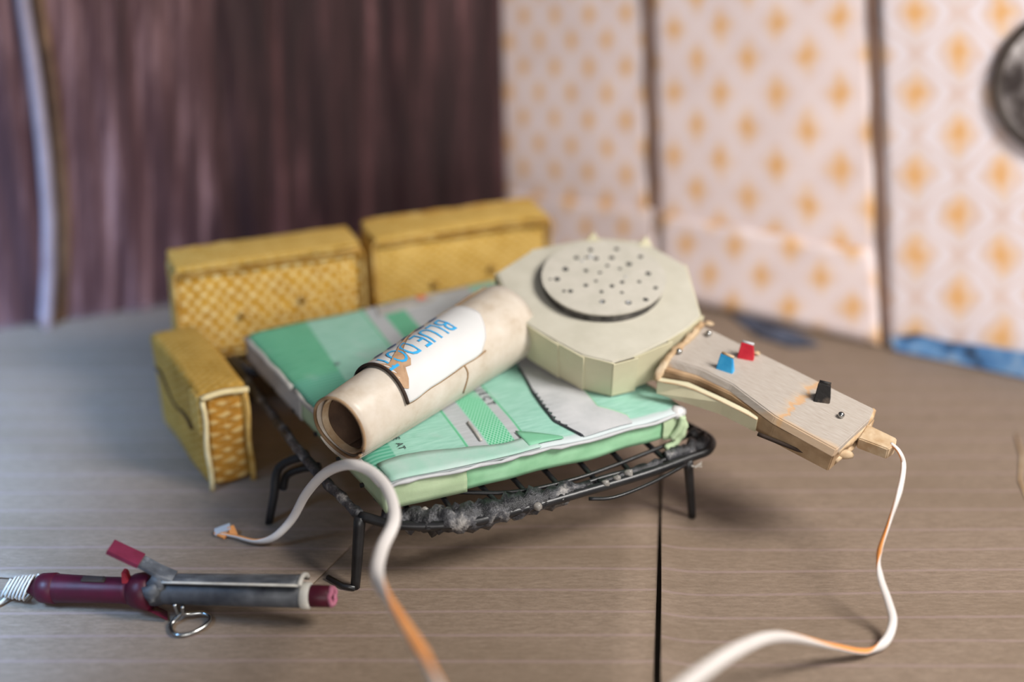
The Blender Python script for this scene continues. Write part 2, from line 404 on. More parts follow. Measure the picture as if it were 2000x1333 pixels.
def tube(name, pts, rad, mat, parent=None, seg=8, closed=False, jitter=0, seed=0, smooth=True):
    V, F = sweep(pts, rad, seg, closed, jitter=jitter, seed=seed)
    return obj(name, V, F, mat, parent, smooth=smooth)
def grid(name, fn, nu, nv, mat, parent=None, uvfn=None, thick=0.0, smooth=True, nrm=None):
    """surface sheet fn(s,t) with optional thickness along nrm"""
    V = []; UV = []
    for j in range(nv+1):
        for i in range(nu+1):
            s, t = i/nu, j/nv; V.append(Vector(fn(s, t))); UV.append(uvfn(s, t) if uvfn else (s, t))
    W = nu+1; F = [(j*W+i, j*W+i+1, (j+1)*W+i+1, (j+1)*W+i) for j in range(nv) for i in range(nu)]
    if thick:
        K = len(V); V += [v - nrm*thick for v in V]; UV += UV
        F += [tuple(K+x for x in f[::-1]) for f in F]
        rim = [i for i in range(W)] + [j*W+nu for j in range(1, nv+1)] + [nv*W+i for i in range(nu-1, -1, -1)] + [j*W for j in range(nv-1, 0, -1)]
        for a, b in zip(rim, rim[1:]+rim[:1]): F.append((b, a, K+a, K+b))
    return obj(name, V, F, mat, parent, UV, smooth)
def text_mesh(body):
    cu = bpy.data.curves.new('lettering', 'FONT'); cu.body = body; cu.size = 1; cu.resolution_u = 3
    o = bpy.data.objects.new('lettering', cu); COL.objects.link(o)
    me = bpy.data.meshes.new_from_object(o.evaluated_get(bpy.context.evaluated_depsgraph_get()))
    bpy.data.objects.remove(o); bpy.data.curves.remove(cu)
    bm = bmesh.new(); bm.from_mesh(me); bpy.data.meshes.remove(me)
    bmesh.ops.triangulate(bm, faces=bm.faces[:]); bmesh.ops.subdivide_edges(bm, edges=bm.edges[:], cuts=1)
    V = [v.co.copy() for v in bm.verts]; bm.verts.index_update(); F = [tuple(v.index for v in f.verts) for f in bm.faces]; bm.free()
    x0 = min(v.x for v in V); x1 = max(v.x for v in V); y1 = max(v.y for v in V)
    return [((v.x-x0)/(x1-x0), v.y/y1) for v in V], F, (x1-x0)/y1

# ================================================================ the room
# ---- floor: dark board with brown paper sheets laid on it
floor = obj('floor', [(-6,-1,-.06),(7,-1,-.06),(7,9,-.06),(-6,9,-.06),(-6,-1,-.012),(7,-1,-.012),(7,9,-.012),(-6,9,-.012)],
            [(3,2,1,0),(4,5,6,7),(0,1,5,4),(1,2,6,5),(2,3,7,6),(3,0,4,7)], M['floor_board']); tag(floor, 'dark board under brown wood-print paper sheets', kind='structure')
slit = [U(1284,1500), U(1279,1333), U(1284,1180), U(1287,1060), U(1290,960), U(1293,880), U(1297,780), U(1300,640)]
def slit_x(y):
    for a, b in zip(slit, slit[1:]):
        if a.y <= y <= b.y: return lerp(a.x, b.x, (y-a.y)/(b.y-a.y))
    return slit[0].x if y < slit[0].y else slit[-1].x
def yy(t): return lerp(-.9, 8.2, t)
def sheet_z(x, y, edge):                                  # the paper bulges a little and curls at its free edge
    return .004*nz((x, y, 0), 1.3) + .026*max(0, 1-edge/.16)**2*(.35+.65*max(0, min(1, (5.2-y)/1.6)))
gapw = lambda y: .006+.012*max(0, min(1, (4.6-y)/1.0))
def rs(s, t):
    y = yy(t); x0 = slit_x(y)+gapw(y); x = lerp(x0, 6.5, s**2.2); return (x, y, sheet_z(x, y, x-x0))
o = grid('floor_sheet', rs, 40, 90, M['floor'], floor, thick=.008, nrm=Vector((0,0,1)))
def ms(s, t):
    y = yy(t); x1 = slit_x(y)-gapw(y)*.3; x = lerp(-5.5, x1, s); return (x, y, .002*nz((x,y,4),1.2)-.001)
o = grid('floor_sheet', ms, 40, 60, M['floor'], floor, thick=.006, nrm=Vector((0,0,1)))
# left sheet overlaps the middle one along a slanted edge
e0, e1 = U(612,1132), U(700,1047); ed = (e1-e0).normalized()
def ls(s, t):
    ye = e0.y; y = lerp(ye, 8.2, t); xe = min(e0.x + (y-ye)*ed.x/ed.y, .1); x = lerp(-5.5, xe, s)
    return (x, y + (1-t)*.05*math.sin(x*2+.5), .009+.003*nz((x,y,9),1.1))
o = grid('floor_sheet', ls, 40, 90, M['floor'], floor, thick=.008, nrm=Vector((0,0,1)))
# small cracks of pale torn edge at the right
tube('paper_edge', [U(1985,850,.004), U(1996,890,.006), U(1992,940,.005), U(2010,985,.004)], .006, M['tan_card'], floor, 5)

# ---- right wall: cardboard leaning back a little, with wallpaper sheets pasted on
K0 = Vector((-.03, 7.19, 0)); K1 = Vector((2.376, 5.81, 0)); WD = (K1-K0).normalized(); LEAN = math.radians(13)
WB = Vector((-WD.y, WD.x, 0)); WU = WB*math.sin(LEAN)+Vector((0,0,1))*math.cos(LEAN); WN = WD.cross(WU).normalized()   # WN faces the room
def wallpt(x, y, off=0.0): return UP(x, y, K0 + WN*off, WN)
def slab(name, P, n, th, mat):
    return prism(name, [Vector(p) for p in P], [Vector(p)-n*th for p in P], mat)
wr = slab('wall_right', [K0-WD*.02, K0+WD*6.2, K0+WD*6.2+WU*3.0, K0-WD*.02+WU*3.0], WN, .08, M['card']); tag(wr, 'leaning cardboard wall pasted with patterned wallpaper', kind='structure')
def pl(xs, us, x):
    for (a, b), (ua, ub) in zip(zip(xs, xs[1:]), zip(us, us[1:])):
        if x <= b or b == xs[-1]: return ua+(ub-ua)*(x-a)/(b-a)
def panel(name, corners, mat, uvf, off, nu=24, nv=24, tilt=0.0, torn=False):
    """corners in the photo's frame: TL, TR, BR, BL, put on the wall plane"""
    TL, TR, BR, BL = corners
    def px(s, t):
        a = (lerp(BL[0], TL[0], t), lerp(BL[1], TL[1], t)); b = (lerp(BR[0], TR[0], t), lerp(BR[1], TR[1], t))
        return lerp(a[0], b[0], s), lerp(a[1], b[1], s)
    def fn(s, t):
        x, y = px(s, t); p = wallpt(x, y, off)
        p = p + WN*(tilt*(1-t)**2 + .006*nz((s*3, t*3, off*50), 1))
        if torn and t > .999: p = p + WU*.03*nz((s*9, 0, 2), 1)
        p.z = max(p.z, .004); return p
    return grid(name, fn, nu, nv, mat, wr, lambda s, t: uvf(*px(s, t)), .006, True, WN)
uv1 = lambda x, y: (pl([900,1023,1083,1149,1222,1320], [-2.2,0,1,2,3,4.3], x), -(y-131)/(98+9*(x-980)/280))
uv2 = lambda x, y: (pl([1200,1317,1406,1516,1640,1780], [-1.35,0,1,2,3,4.1], x), -(y-182)/(122+28*(x-1300)/340))
uv3 = lambda x, y: ((x-1789)/168, -(y-184)/158)
uv2b = lambda x, y: (pl([1200,1341,1435,1543,1665,1800], [-1.6,0,1,2,3,4.1], x), -(y-478-.02*(x-1341))/116)
uv1b = lambda x, y: (pl([900,1040,1110,1180,1255,1330], [-2.1,0,1,2,3,4], x), -(y-395)/98)
panel('wallpaper_panel', [(968,-170),(1252,-170),(1268,520),(988,505)], M['paper1'], uv1, .012)
panel('wallpaper_panel', [(1268,-170),(1691,-170),(1718,668),(1288,572)], M['paper2'], uv2, .014)
panel('wallpaper_panel', [(1709,-170),(2400,-170),(2400,822),(1733,674)], M['paper3'], uv3, .020, 30, 30)
panel('wallpaper_strip', [(984,374),(1282,412),(1282,575),(984,508)], M['paper1'], uv1b, .030, 20, 8, .03, True)
panel('wallpaper_strip', [(1286,416),(1704,492),(1724,672),(1286,574)], M['paper2'], uv2b, .034, 24, 8, .04, True)
# dark folded paper edges beside each sheet joint
for a, b in (((1254,-170),(1280,470)), ((1693,-170),(1730,668))):
    P = [wallpt(lerp(a[0],b[0],k/12)+2*math.sin(k*1.9), lerp(a[1],b[1],k/12), .020+.004*math.sin(k*2.3)) for k in range(13)]
    tube('seam_edge', P, .013, M['card_dark'], wr, 6)
# torn blue paper along the foot of the wall
def scrap(name, pts, off, mat, label=None):
    P = [wallpt(x, y, off+.02*nz((x*.01, y*.01, 3), 2)) for x, y in pts]
    for p in P: p.z = max(p.z, .012)
    return prism(name, P, [p-WN*.008 for p in P], mat, wr)
scrap('torn_paper', [(1736,660),(1790,652),(1850,668),(1920,676),(2010,690),(2120,716),(2120,778),(2000,740),(1930,730),(1850,722),(1780,712),(1748,694)], .075, M['blue_torn'])
P = [U(1425,612,.012), U(1500,628,.02), U(1560,650,.03), U(1600,672,.016), U(1545,676,.012), U(1480,655,.014)]
sp = prism('paper_scrap', P, [p-Vector((0,0,.008)) for p in P], M['dark_blue']); tag(sp, 'small dark blue paper scrap on the floor at the foot of the patterned wall', 'paper scrap')

# ---- back wall behind the cloth
B0 = Vector((-2.529, 6.275, 0)); B1 = Vector((-.028, 7.193, 0)); BD = (B1-B0).normalized(); BN = Vector((BD.y, -BD.x, 0)); BU = Vector((0,0,1))
BU = (BU - BN*.06).normalized()
A0 = B0-BD*3.2-BN*.09; A1 = B1+BD*.02-BN*.09
bn2 = BD.cross(BU).normalized()
wb = prism('wall_back', [A0, A1, A1+BU*3, A0+BU*3], [p-BN*.08 for p in (A0, A1, A1+BU*3, A0+BU*3)], M['brown_edge']); tag(wb, 'brown cardboard wall behind the plum curtains', kind='structure')
def bpt(x, y, off=0.0): return UP(x, y, B0 + BN*off, bn2)
def cloth_panel(name, xl, xr, seed, amp, label):
    """xl/xr(y): left and right edge in the photo's frame; hangs on the back wall in shallow folds"""
    root = empty(name, (bpt((xl(640)+xr(640))/2, 630)*1), label, 'curtain'); root.location.z = 0
    def fn(s, t):
        y = lerp(668, -170, t); x = lerp(xl(y), xr(y), s)
        p = bpt(x, y, 0)
        L = (p-B0).dot(BD)
        f = .5*nz((L*5.2, p.z*.35, seed), 1)+.5*nz((L*11, p.z*.5, seed+5), 1)
        p = p + BN*(.01+amp*f); p.z = max(p.z, .012); return p
    UVf = lambda s, t: ((lerp(xl(lerp(668,-170,t)), xr(lerp(668,-170,t)), s))/260+seed, lerp(0, 4, t))
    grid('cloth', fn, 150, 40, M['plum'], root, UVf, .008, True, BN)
    return root, fn
edge = lambda y: pl([-300,0,150,300,420,520,600,900], [36,62,86,103,112,112,106,92], y)
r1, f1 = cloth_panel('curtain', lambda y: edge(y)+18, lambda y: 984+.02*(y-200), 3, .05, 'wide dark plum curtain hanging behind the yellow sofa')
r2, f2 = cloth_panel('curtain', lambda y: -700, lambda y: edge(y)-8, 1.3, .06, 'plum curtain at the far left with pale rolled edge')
P = [f2(1, k/24)+BN*.03-BD*.022 for k in range(25)]
tube('rolled_hem', P, .034, M['hem'], r2, 10)
P = [f1(0, k/24)+BN*.0-BD*.008 for k in range(25)]
tube('brown_lining', P, .026, M['brown_edge'], r1, 8)

# ---- round mottled disc on the patterned wall
c = wallpt(2085, 160, .05); rr = (wallpt(1945,160,.05)-c).length
root = empty('wall_plate', c, 'round dark mottled metallic plate hung on the lattice wallpaper at the right edge', 'wall plate')
V = []; F = []
rings = [(0,.035),(.3,.034),(.55,.028),(.75,.018),(.9,.010),(.96,.014)]
for r, h in rings:
    for k in range(48):
        a = 2*math.pi*k/48; rj = r*rr; V.append(c + WD*math.cos(a)*rj + WU*math.sin(a)*rj*1.04 + WN*(h+.014*nz((math.cos(a)*r*5, math.sin(a)*r*5, 1), 1)))
for i in range(len(rings)-1):
    for k in range(48): F.append((i*48+k, i*48+(k+1)%48, (i+1)*48+(k+1)%48, (i+1)*48+k))
obj('plate_face', V, F, M['silver'], root, smooth=True)
tube('plate_rim', [c + WD*math.cos(2*math.pi*k/64)*rr*.98 + WU*math.sin(2*math.pi*k/64)*rr*1.02 + WN*.008 for k in range(64)], .022, M['dark_rim'], root, 8, True)

# ================================================================ yellow sofa
SD = Vector((.932, .362, 0)).normalized(); SB = Vector((-SD.y, SD.x, 0)); Z = Vector((0,0,1))
AD = Vector((-.50, .866, 0)); AS = Vector((AD.y, -AD.x, 0))
S0 = Vector((-1.415, 5.40, 0))
sofa = empty('sofa', S0+SD*.8, 'small yellow woven-cloth sofa with boxy back cushions and one square arm', 'sofa')
def rect_loop(o, a, b, la, lb, r=.03, n=5):
    out = []
    for (cx, cy, st) in ((la-r, lb-r, 0), (r, lb-r, 1), (r, r, 2), (la-r, r, 3)):
        for k in range(n+1):
            an = (st+k/n)*math.pi/2; out.append(o+a*(cx+math.cos(an)*r)+b*(cy+math.sin(an)*r))
    return out
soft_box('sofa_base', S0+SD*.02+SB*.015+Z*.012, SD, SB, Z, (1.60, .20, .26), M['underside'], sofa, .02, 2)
def cushion(s0, width, z0, h, lean, seed, mat, top):
    cu_up = (Z + SB*lean).normalized(); o = S0 + SD*s0 + Z*z0
    cu = soft_box('back_cushion', o, SD, SB, cu_up, (width, .215, h), mat, sofa, .028, 6, .010, .014, seed)
    ff = SB*-.012
    P = rect_loop(o+ff, SD, cu_up, width, h, .035)
    P = [p+noise.noise_vector(p*7)*.006 for p in P]
    tube('piping', P, .011, M['piping'], cu, 6, True)
    # folded cloth lid on the top with its overlapping lip
    lid = soft_box('top_flap', o+cu_up*(h-.006)+SB*-.02+SD*.01, SD, SB, cu_up, (width-.02, .232, .024), top, cu, .010, 5, .008, .008, seed+3)
    tube('flap_edge', [o+cu_up*(h-.018)+SB*-.022+SD*(.015+(width-.03)*k/14)+noise.noise_vector(Vector((k*.7,seed,0)))*.006 for k in range(15)], .009, M['piping'], cu, 6)
    tube('flap_edge', [o+cu_up*(h+.016)+SB*.20+SD*(.015+(width-.03)*k/14)+noise.noise_vector(Vector((k*.7,seed,3)))*.006 for k in range(15)], .009, M['piping'], cu, 6)
    for fx, fz in ((.33, .42), (.66, .50)):
        c = o+SD*width*fx+cu_up*h*fz+SB*-.024; V = []; F = []
        for i, (r, d) in enumerate(((.0005,.006),(.010,.005),(.017,0),(.018,-.012))):
            for k in range(12): a = k*math.pi/6; V.append(c+SD*math.cos(a)*r+cu_up*math.sin(a)*r-SB*d)
        for i in range(3):
            for k in range(12): F.append((i*12+k, i*12+(k+1)%12, (i+1)*12+(k+1)%12, (i+1)*12+k))
        obj('button', V, F, M['button'], cu, smooth=True)
    return cu
cushion(.0, .815, .275, .405, .03, 1, M['yellow'], M['yellow_fine'])
cushion(.865, .835, .275, .42, .03, 5, M['yellow_fine'], M['yellow_fine'])
# arm: tapers slightly towards the floor
ao = Vector((-1.215, 4.785, .01))
def arm_warp(p):
    k = p.z/.43; return Vector((lerp(.012, 0, k)+p.x*lerp(.90, 1, k), p.y*lerp(.97, 1, k), p.z + .012*math.sin(p.y/.62*3)))
arm = soft_box('arm', ao, AS, AD, Z, (.205, .62, .425), M['yellow_flat'], sofa, .026, 6, .008, .008, 9, arm_warp)
fo = ao+AD*-.016+AS*.012
soft_box('arm_front', fo+AS*.022+Z*.015, AS, AD, Z, (.135, .03, .385), M['yellow_arm'], arm, .012, 4, .005, .006, 4)
for dx in (.0, .172):
    tube('piping', [fo+AS*(dx+.004*math.sin(k))+Z*(.40*k/10+.005)+AD*(-.012) for k in range(11)], .011, M['piping'] if dx else M['piping_pale'], arm, 6)
tube('piping', [fo+AS*(-.006+.19*k/8)+Z*(.416+.008*math.sin(k*.5))+AD*(-.012) for k in range(9)], .013, M['piping_pale'], arm, 6)
fl = soft_box('arm_flap', fo+AS*-.018+Z*.25+AD*-.004, AS, AD, Z, (.02, .10, .17), M['yellow_fine'], arm, .008, 3, .008, .0, 6)
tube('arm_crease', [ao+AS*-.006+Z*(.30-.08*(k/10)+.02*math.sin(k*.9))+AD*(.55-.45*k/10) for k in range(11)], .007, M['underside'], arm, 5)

# ================================================================ wire bed
MFL, MFR, MBL, MBR = U(750,938,.44), U(1338,800,.46), U(482,652,.49), U(962,548,.49)
def mt(u, v, dz=0.0): return lerp(lerp(MFL, MFR, u), lerp(MBL, MBR, u), v) + Vector((0,0,dz))
bed = empty('bed_frame', Vector((U(695,1150).x*.5+U(1350,1010).x*.5, 4.7, 0)), 'black wire bed frame with thin splayed legs under the green mattress', 'bed frame')
front = [U(703,1008,.285), U(780,1026,.265), U(900,1024,.262), U(1010,998,.268), U(1130,964,.274), U(1260,926,.284), U(1350,893,.29)]
corner = [U(1383,880,.295), U(1389,862,.30), U(1372,848,.305)]
back = [mt(1.03,.5,-.155), mt(1.0,.98,-.16), mt(.5,.97,-.16), mt(.0,.96,-.16)]
left = [U(452,702,.33), U(520,795,.315), U(590,888,.30), U(650,955,.29)]
rail = catmull(front+corner, 6)
tube('front_rail', rail, .018, M['wire'], bed, 8)
tube('front_rail', [p+Vector((0,.035,.012))+noise.noise_vector(p*5)*.012 for p in catmull([U(730,990,.29)]+front[1:], 6)], .009, M['wire'], bed, 6)
tube('inner_wire', catmull([U(880,962,.30), U(1000,962,.295), U(1110,940,.30), U(1200,910,.305), U(1310,866,.315), U(1350,850,.32)], 5), .008, M['wire'], bed, 6)
tube('loose_wire', catmull([U(1150,975,.275), U(1200,972,.272), U(1270,945,.275), U(1340,908,.285)], 5), .007, M['wire'], bed, 6)
tube('side_rail', catmull(corner[2:]+[mt(1.06,.25,-.15)]+back[:2], 6), .016, M['wire'], bed, 8)
tube('back_rail', catmull(back[1:], 6), .016, M['wire'], bed, 8)
tube('side_rail', catmull(back[3:]+left+front[:1], 6), .019, M['gluey'], bed, 8, jitter=.5, seed=3)
# grid of slats carrying the mattress
for k, u in enumerate((.08, .20, .32, .43, .54, .66, .78, .90)):
    q0 = mt(u, .6); q1 = mt(u, 0); qd = Vector((q1.y-q0.y, q0.x-q1.x, 0)).normalized(); a = min(rail[:37], key=lambda p: abs((p-q1).dot(qd)))
    b = mt(u, .97, -.138); m1 = mt(u, .13, -.140); m2 = mt(u, .55, -.138)
    tube('slat_wire', catmull([a, m1, m2, b], 5), .011, M['wire'], bed, 6)
for k, v in enumerate((.14, .30, .46, .62, .78)):
    tube('cross_wire', [mt(-.01+1.03*i/8, v, -.119) for i in range(9)], .009, M['wire'], bed, 6)
# thick crust of dried glue along the front rail
gl = catmull([U(745,1012,.27), U(820,1016,.262), U(900,1014,.265), U(1000,990,.27), U(1090,965,.275), U(1160,946,.28)], 10)
tube('glue_crust', gl, [.042*math.sin(math.pi*min(1, .12+.9*k/len(gl)))**.5+.006 for k in range(len(gl))], M['gluey'], bed, 10, jitter=.75, seed=1)
gl = catmull([U(1170,945,.285), U(1230,925,.29), U(1290,905,.295)], 8)
tube('glue_crust', gl, .016, M['gluey'], bed, 8, jitter=.9, seed=5)
gl = catmull([U(1300,895,.30), U(1345,878,.305), U(1372,862,.31), U(1350,846,.315)], 8)
tube('glue_crust', gl, .026, M['gluey'], bed, 8, jitter=.8, seed=9)
def blob(name, c, r, mat, parent, sc=(1,1,1), seed=0, amp=.35, lv=2):
    bm = bmesh.new(); bmesh.ops.create_icosphere(bm, subdivisions=lv, radius=1)
    for v in bm.verts:
        q = v.co*(1+amp*nz(v.co, 1.6, seed)); v.co = c+Vector((q.x*sc[0], q.y*sc[1], q.z*sc[2]))*r
    return from_bm(name, bm, mat, parent, None, True)
for i, (x, y, z, r) in enumerate(((1228,925,.30,.016),(1183,945,.29,.014),(1205,935,.296,.013),(1050,990,.275,.016),(880,1000,.285,.018),(960,985,.285,.016),(830,998,.285,.014))):
    blob('glue_drop', U(x, y, z), r, M['glue'], bed, (1.2,.9,1), i)
# legs
def leg(top, foot, r=.017, bend=None):
    P = [top] + ([bend] if bend else []) + [lerp(bend or top, foot, .5), foot+Vector((0,0,.004))]
    return tube('leg', catmull(P, 4), [r*(1.05-.25*k/(4*(len(P)-1))) for k in range(4*(len(P)-1)+1)], M['wire'], bed, 8)
leg(U(703,1008,.285), U(694,1150), .021); leg(U(1344,898,.285), U(1352,1012), .018)
leg(U(600,888,.30), U(525,1026), .019, U(545,912,.235))
tube('leg_bracket', catmull([U(552,955,.13), U(560,928,.19), U(590,915,.235), U(622,912,.28)], 5), .017, M['wire'], bed, 8)
br = mt(.95, .9, -.16); leg(br, Vector((br.x+.06, br.y+.05, 0)), .017)
tube('foot_wire', [U(694,1149,.012), U(672,1146,.010), U(640,1128,.010)], .010, M['wire'], bed, 6)

for k in range(3):
    tube('stray_fibre', catmull([U(1338+6*k,903+3*k,.27), U(1350+5*k,912+k,.26), U(1364-4*k,908+2*k,.27), U(1371,902+5*k,.275)], 4), .0016, M['thread'], bed, 4)

# ================================================================ mattress
mat_root = empty('mattress', mt(.5, .5, -.13), 'flat mattress made of green and white printed paper with a torn front lip', 'mattress')
MN = (MFR-MFL).cross(MBL-MFL).normalized(); MV = (MBL-MFL).normalized(); MU = (MFR-MFL).normalized()
TH = .105
def top_fn(s, t):
    u, v = s, t
    p = mt(u, v)
    f = max(0, min(1, 1-v/.16))
    p.z += .008*nz((u*4, v*4, 0), 1)*min(1, v*6) - .012*f*f + .006*f*nz((u*7, 0, 3), 1)
    sag = math.sin(math.pi*u)*f; p += -MV*.0*sag; p.z -= .016*sag*(.6+.4*nz((u*5, 1, 1), 1))
    p.z += .012*max(0, 1-(1-u)/.12)*max(0, 1-v/.3)
    r = max(0, 1-u/.05); p.z -= .012*r*r
    return p
top = grid('top_sheet', top_fn, 60, 60, M['green_print'], mat_root, None, .012, True, Vector((0,0,1)))
ins = .022
def body_pt(u, v, d):
    p = top_fn(min(max(u,0),1), min(max(v,0),1)); return p + Vector((0,0,-d))
def ring(d, i):
    uu = i; vv = i
    return [lerp(.0,1,0)]
bo = []
outl = [(k/12, .0) for k in range(13)] + [(1, k/12) for k in range(1,13)] + [(1-k/12, 1) for k in range(1,13)] + [(0, 1-k/12) for k in range(1,12)]
def inset(u, v, a): return (a + u*(1-2*a), a + v*(1-2*a))
prism('mattress_core', [body_pt(*inset(u,v,.016), .010) for u, v in outl], [body_pt(*inset(u,v,.022), TH) for u, v in outl], M['tan_side'], mat_root)
def front_panel(u0, u1, d0, d1a, d1b, off, mat):
    def fn(s, t):
        u = lerp(u0, u1, s); d = lerp(lerp(d1a, d1b, s), d0, t); return body_pt(u, .006, d) - MV*(off+.006*nz((u*8, t*3, 1), 1))
    return grid('front_panel', fn, 20, 5, mat, mat_root, None, .006, True, -MV)
front_panel(.005, .26, .018, .118, .112, .006, M['pale_green']); front_panel(.25, .94, .016, .105, .098, .000, M['green_panel'])
front_panel(.925, .975, .014, .10, .115, .010, M['pale_green'])
def side_panel(v0, v1, d0, d1, off, mat):
    def fn(s, t): v = lerp(v0, v1, s); return body_pt(.004, v, lerp(d1, d0, t)) - MU*(off+.004*nz((v*8, t*3, 2), 1))
    return grid('side_panel', fn, 24, 4, mat, mat_root, None, .006, True, -MU)
side_panel(.0, .62, .016, .115, .004, M['pale_green']); side_panel(.56, 1, .014, .115, .012, M['grey_card'])
tube('edge_fold', [body_pt(-.004, .02+.58*k/14, .012+.004*math.sin(k*1.7))-MU*.006 for k in range(15)], .011, M['grey_card'], mat_root, 6)
tube('edge_fold', [body_pt(-.004, .62+.37*k/10, .008+.004*math.sin(k*1.7))-MU*.008 for k in range(11)], .013, M['grey_card'], mat_root, 6)
tube('front_lip', [body_pt(.005+.985*k/30, 0, .010+.006*nz((k*.6,1,1),1))-MV*(.006+.006*nz((k*.5,7,1),1)) for k in range(31)], [.007+.004*nz((k*.8,3,3),1) for k in range(31)], M['white_paper'], mat_root, 7)
blob('corner_wad', body_pt(.985, .012, .014), .030, M['label'], mat_root, (1.0,1.0,.9), 4, .3)
tube('corner_fold', catmull([body_pt(.985,.0,.02)-MV*.012, body_pt(.975,.0,.06)-MV*.016, body_pt(.95,.0,.10)-MV*.01], 5), .014, M['pale_green'], mat_root, 6, jitter=.4)
tube('corner_fold', catmull([body_pt(.985,.0,.02)-MV*.012, body_pt(.99,.0,.07)-MV*.016, body_pt(.965,.0,.12)-MV*.012, body_pt(.93,.0,.135)-MV*.012], 5), .015, M['pale_green'], mat_root, 6, jitter=.5)
def top_patch(name, pts, off, mat, th=.004):
    P = []
    for u, v in pts: P.append(top_fn(u, v)+Vector((0,0,off)))
    return prism(name, P, [p-Vector((0,0,th)) for p in P], mat, mat_root)
# torn strip with a perforated edge, laid over the print
def patch_grid(name, ul, ur, v0, v1, off, mat, nu=8, nv=44):
    return grid(name, lambda s, t: top_fn(lerp(ul(lerp(v0,v1,t)), ur(lerp(v0,v1,t)), s), lerp(v0,v1,t))+Vector((0,0,off+.004*math.sin(3.1*s))), nu, nv, mat, mat_root, None, .004, False, Vector((0,0,1)))
tooth = lambda v: (.011*(2*abs((v*46) % 1 - .5)) if .06 < v < .26 else 0)
tornl = lambda v: pl([-.03,.012,.053,.093,.167,.249,.337,.60], [.655,.650,.630,.612,.623,.644,.677,.76], v)
tornr = lambda v: pl([-.03,.04,.075,.111,.201,.60], [.812,.823,.80,.772,.792,.86], v)
patch_grid('torn_strip', lambda v: tornl(v)+tooth(v), tornr, .004, .58, .008, M['white_paper'], 6, 150)
tube('torn_edge', [top_fn(tornl(v)-.002, v)+Vector((0,0,.005)) for v in [.01+.40*k/50 for k in range(51)]], .0050, M['ink'], mat_root, 5)
tube('paper_crease', [top_fn(.357+.016*k/10, .086+.10*k/10)+Vector((0,0,.004)) for k in range(11)], .006, M['grey_card'], mat_root, 5)
tube('strip_edge', [top_fn(tornr(v)+.002, v)+Vector((0,0,.006)) for v in [.03+.18*k/20 for k in range(21)]], .0035, M['green_panel'], mat_root, 5)
# sheet folded over the front edge
foldb = lambda u: .070+.022*math.sin(u*9+.5)+.008*nz((u*14,2,2),1)
grid('front_fold', lambda s, t: top_fn(lerp(.02,.50,s), lerp(-.004, foldb(lerp(.02,.50,s)), t))+Vector((0,0,.007)), 30, 4, M['pale_fold'], mat_root, None, .004, True, Vector((0,0,1)))
grid('front_fold', lambda s, t: top_fn(lerp(.47,.585,s), lerp(.012, lerp(.085,.02,s), t))+Vector((0,0,.009)), 14, 4, M['green_fold'], mat_root, None, .004, True, Vector((0,0,1)))
# grey printed ticket stub with a red dot by the sofa
top_patch('ticket_stub', [(.475,.925),(.69,.93),(.74,.962),(.735,.992),(.50,.985)], .006, M['grey_card'])
top_patch('red_mark', [(.662,.965),(.694,.965),(.694,.99),(.662,.99)], .008, M['red_ink'])
def letters(body, at, h, direc, mat, fn_up):
    """flat lettering on the mattress top: at = (u, v) of the first baseline point, direc = +1 along u / 'v' along -v"""
    V2, F, asp = text_mesh(body); V = []
    for x, y in V2:
        if direc == 'u': u, v = at[0]+x*asp*h/1.2, at[1]+y*h/1.35
        else: v = at[1]-x*asp*h/1.35; u = at[0]+y*h/1.2-.17*x*asp*h/1.35
        V.append(top_fn(u, v)+Vector((0,0,fn_up)))
    return obj('lettering', V, F, mat, mat_root)
letters('J E C T', (.497, .345), .032, 'v', M['ink'], .004)
letters('E  AT', (.122, .185), .026, 'v', M['ink'], .004)
letters('III', (.172, .68), .025, 'v', M['ink_faint'], .004)

# ================================================================ hair dryer
DT = math.radians(12.6); DO = UD(1175, 590, 5.52)
DX = Vector((1,0,0)); DY = Vector((0, math.cos(DT), math.sin(DT))); DN = DX.cross(DY)
dryer = empty('hair_dryer', DO-DN*.2, 'cream paper toy hair dryer with round vented cap lying on the green mattress', 'hair dryer')
def D3(x, y, h=0.0): return DO+DX*x+DY*y+DN*h
def DP(px, py, h=0.0):
    p = UP(px, py, DO+DN*h, DN)-DO; return p.dot(DX), p.dot(DY)
T = [DP(*p) for p in ((971,534),(1043,488),(1157,466),(1259,474),(1339,520),(1368,617),(1345,639),(1305,664),(1238,696),(1196,708),(1137,694),(1088,668),(1043,642),(1003,614))]
cx = sum(p[0] for p in T)/len(T); cy = sum(p[1] for p in T)/len(T)
HB = -.185
Bt = [(cx+(x-cx)*.97, cy+(y-cy)*.955+.008) for x, y in T]
core = prism('body', [D3(cx+(x-cx)*.985, cy+(y-cy)*.985, -.006) for x, y in T], [D3(x, y, HB) for x, y in Bt], M['cream_side'], dryer)
prism('top_plate', [D3(x, y, .002) for x, y in T], [D3(cx+(x-cx)*1.003, cy+(y-cy)*1.003, -.010) for x, y in T], M['cream'], dryer, .004)
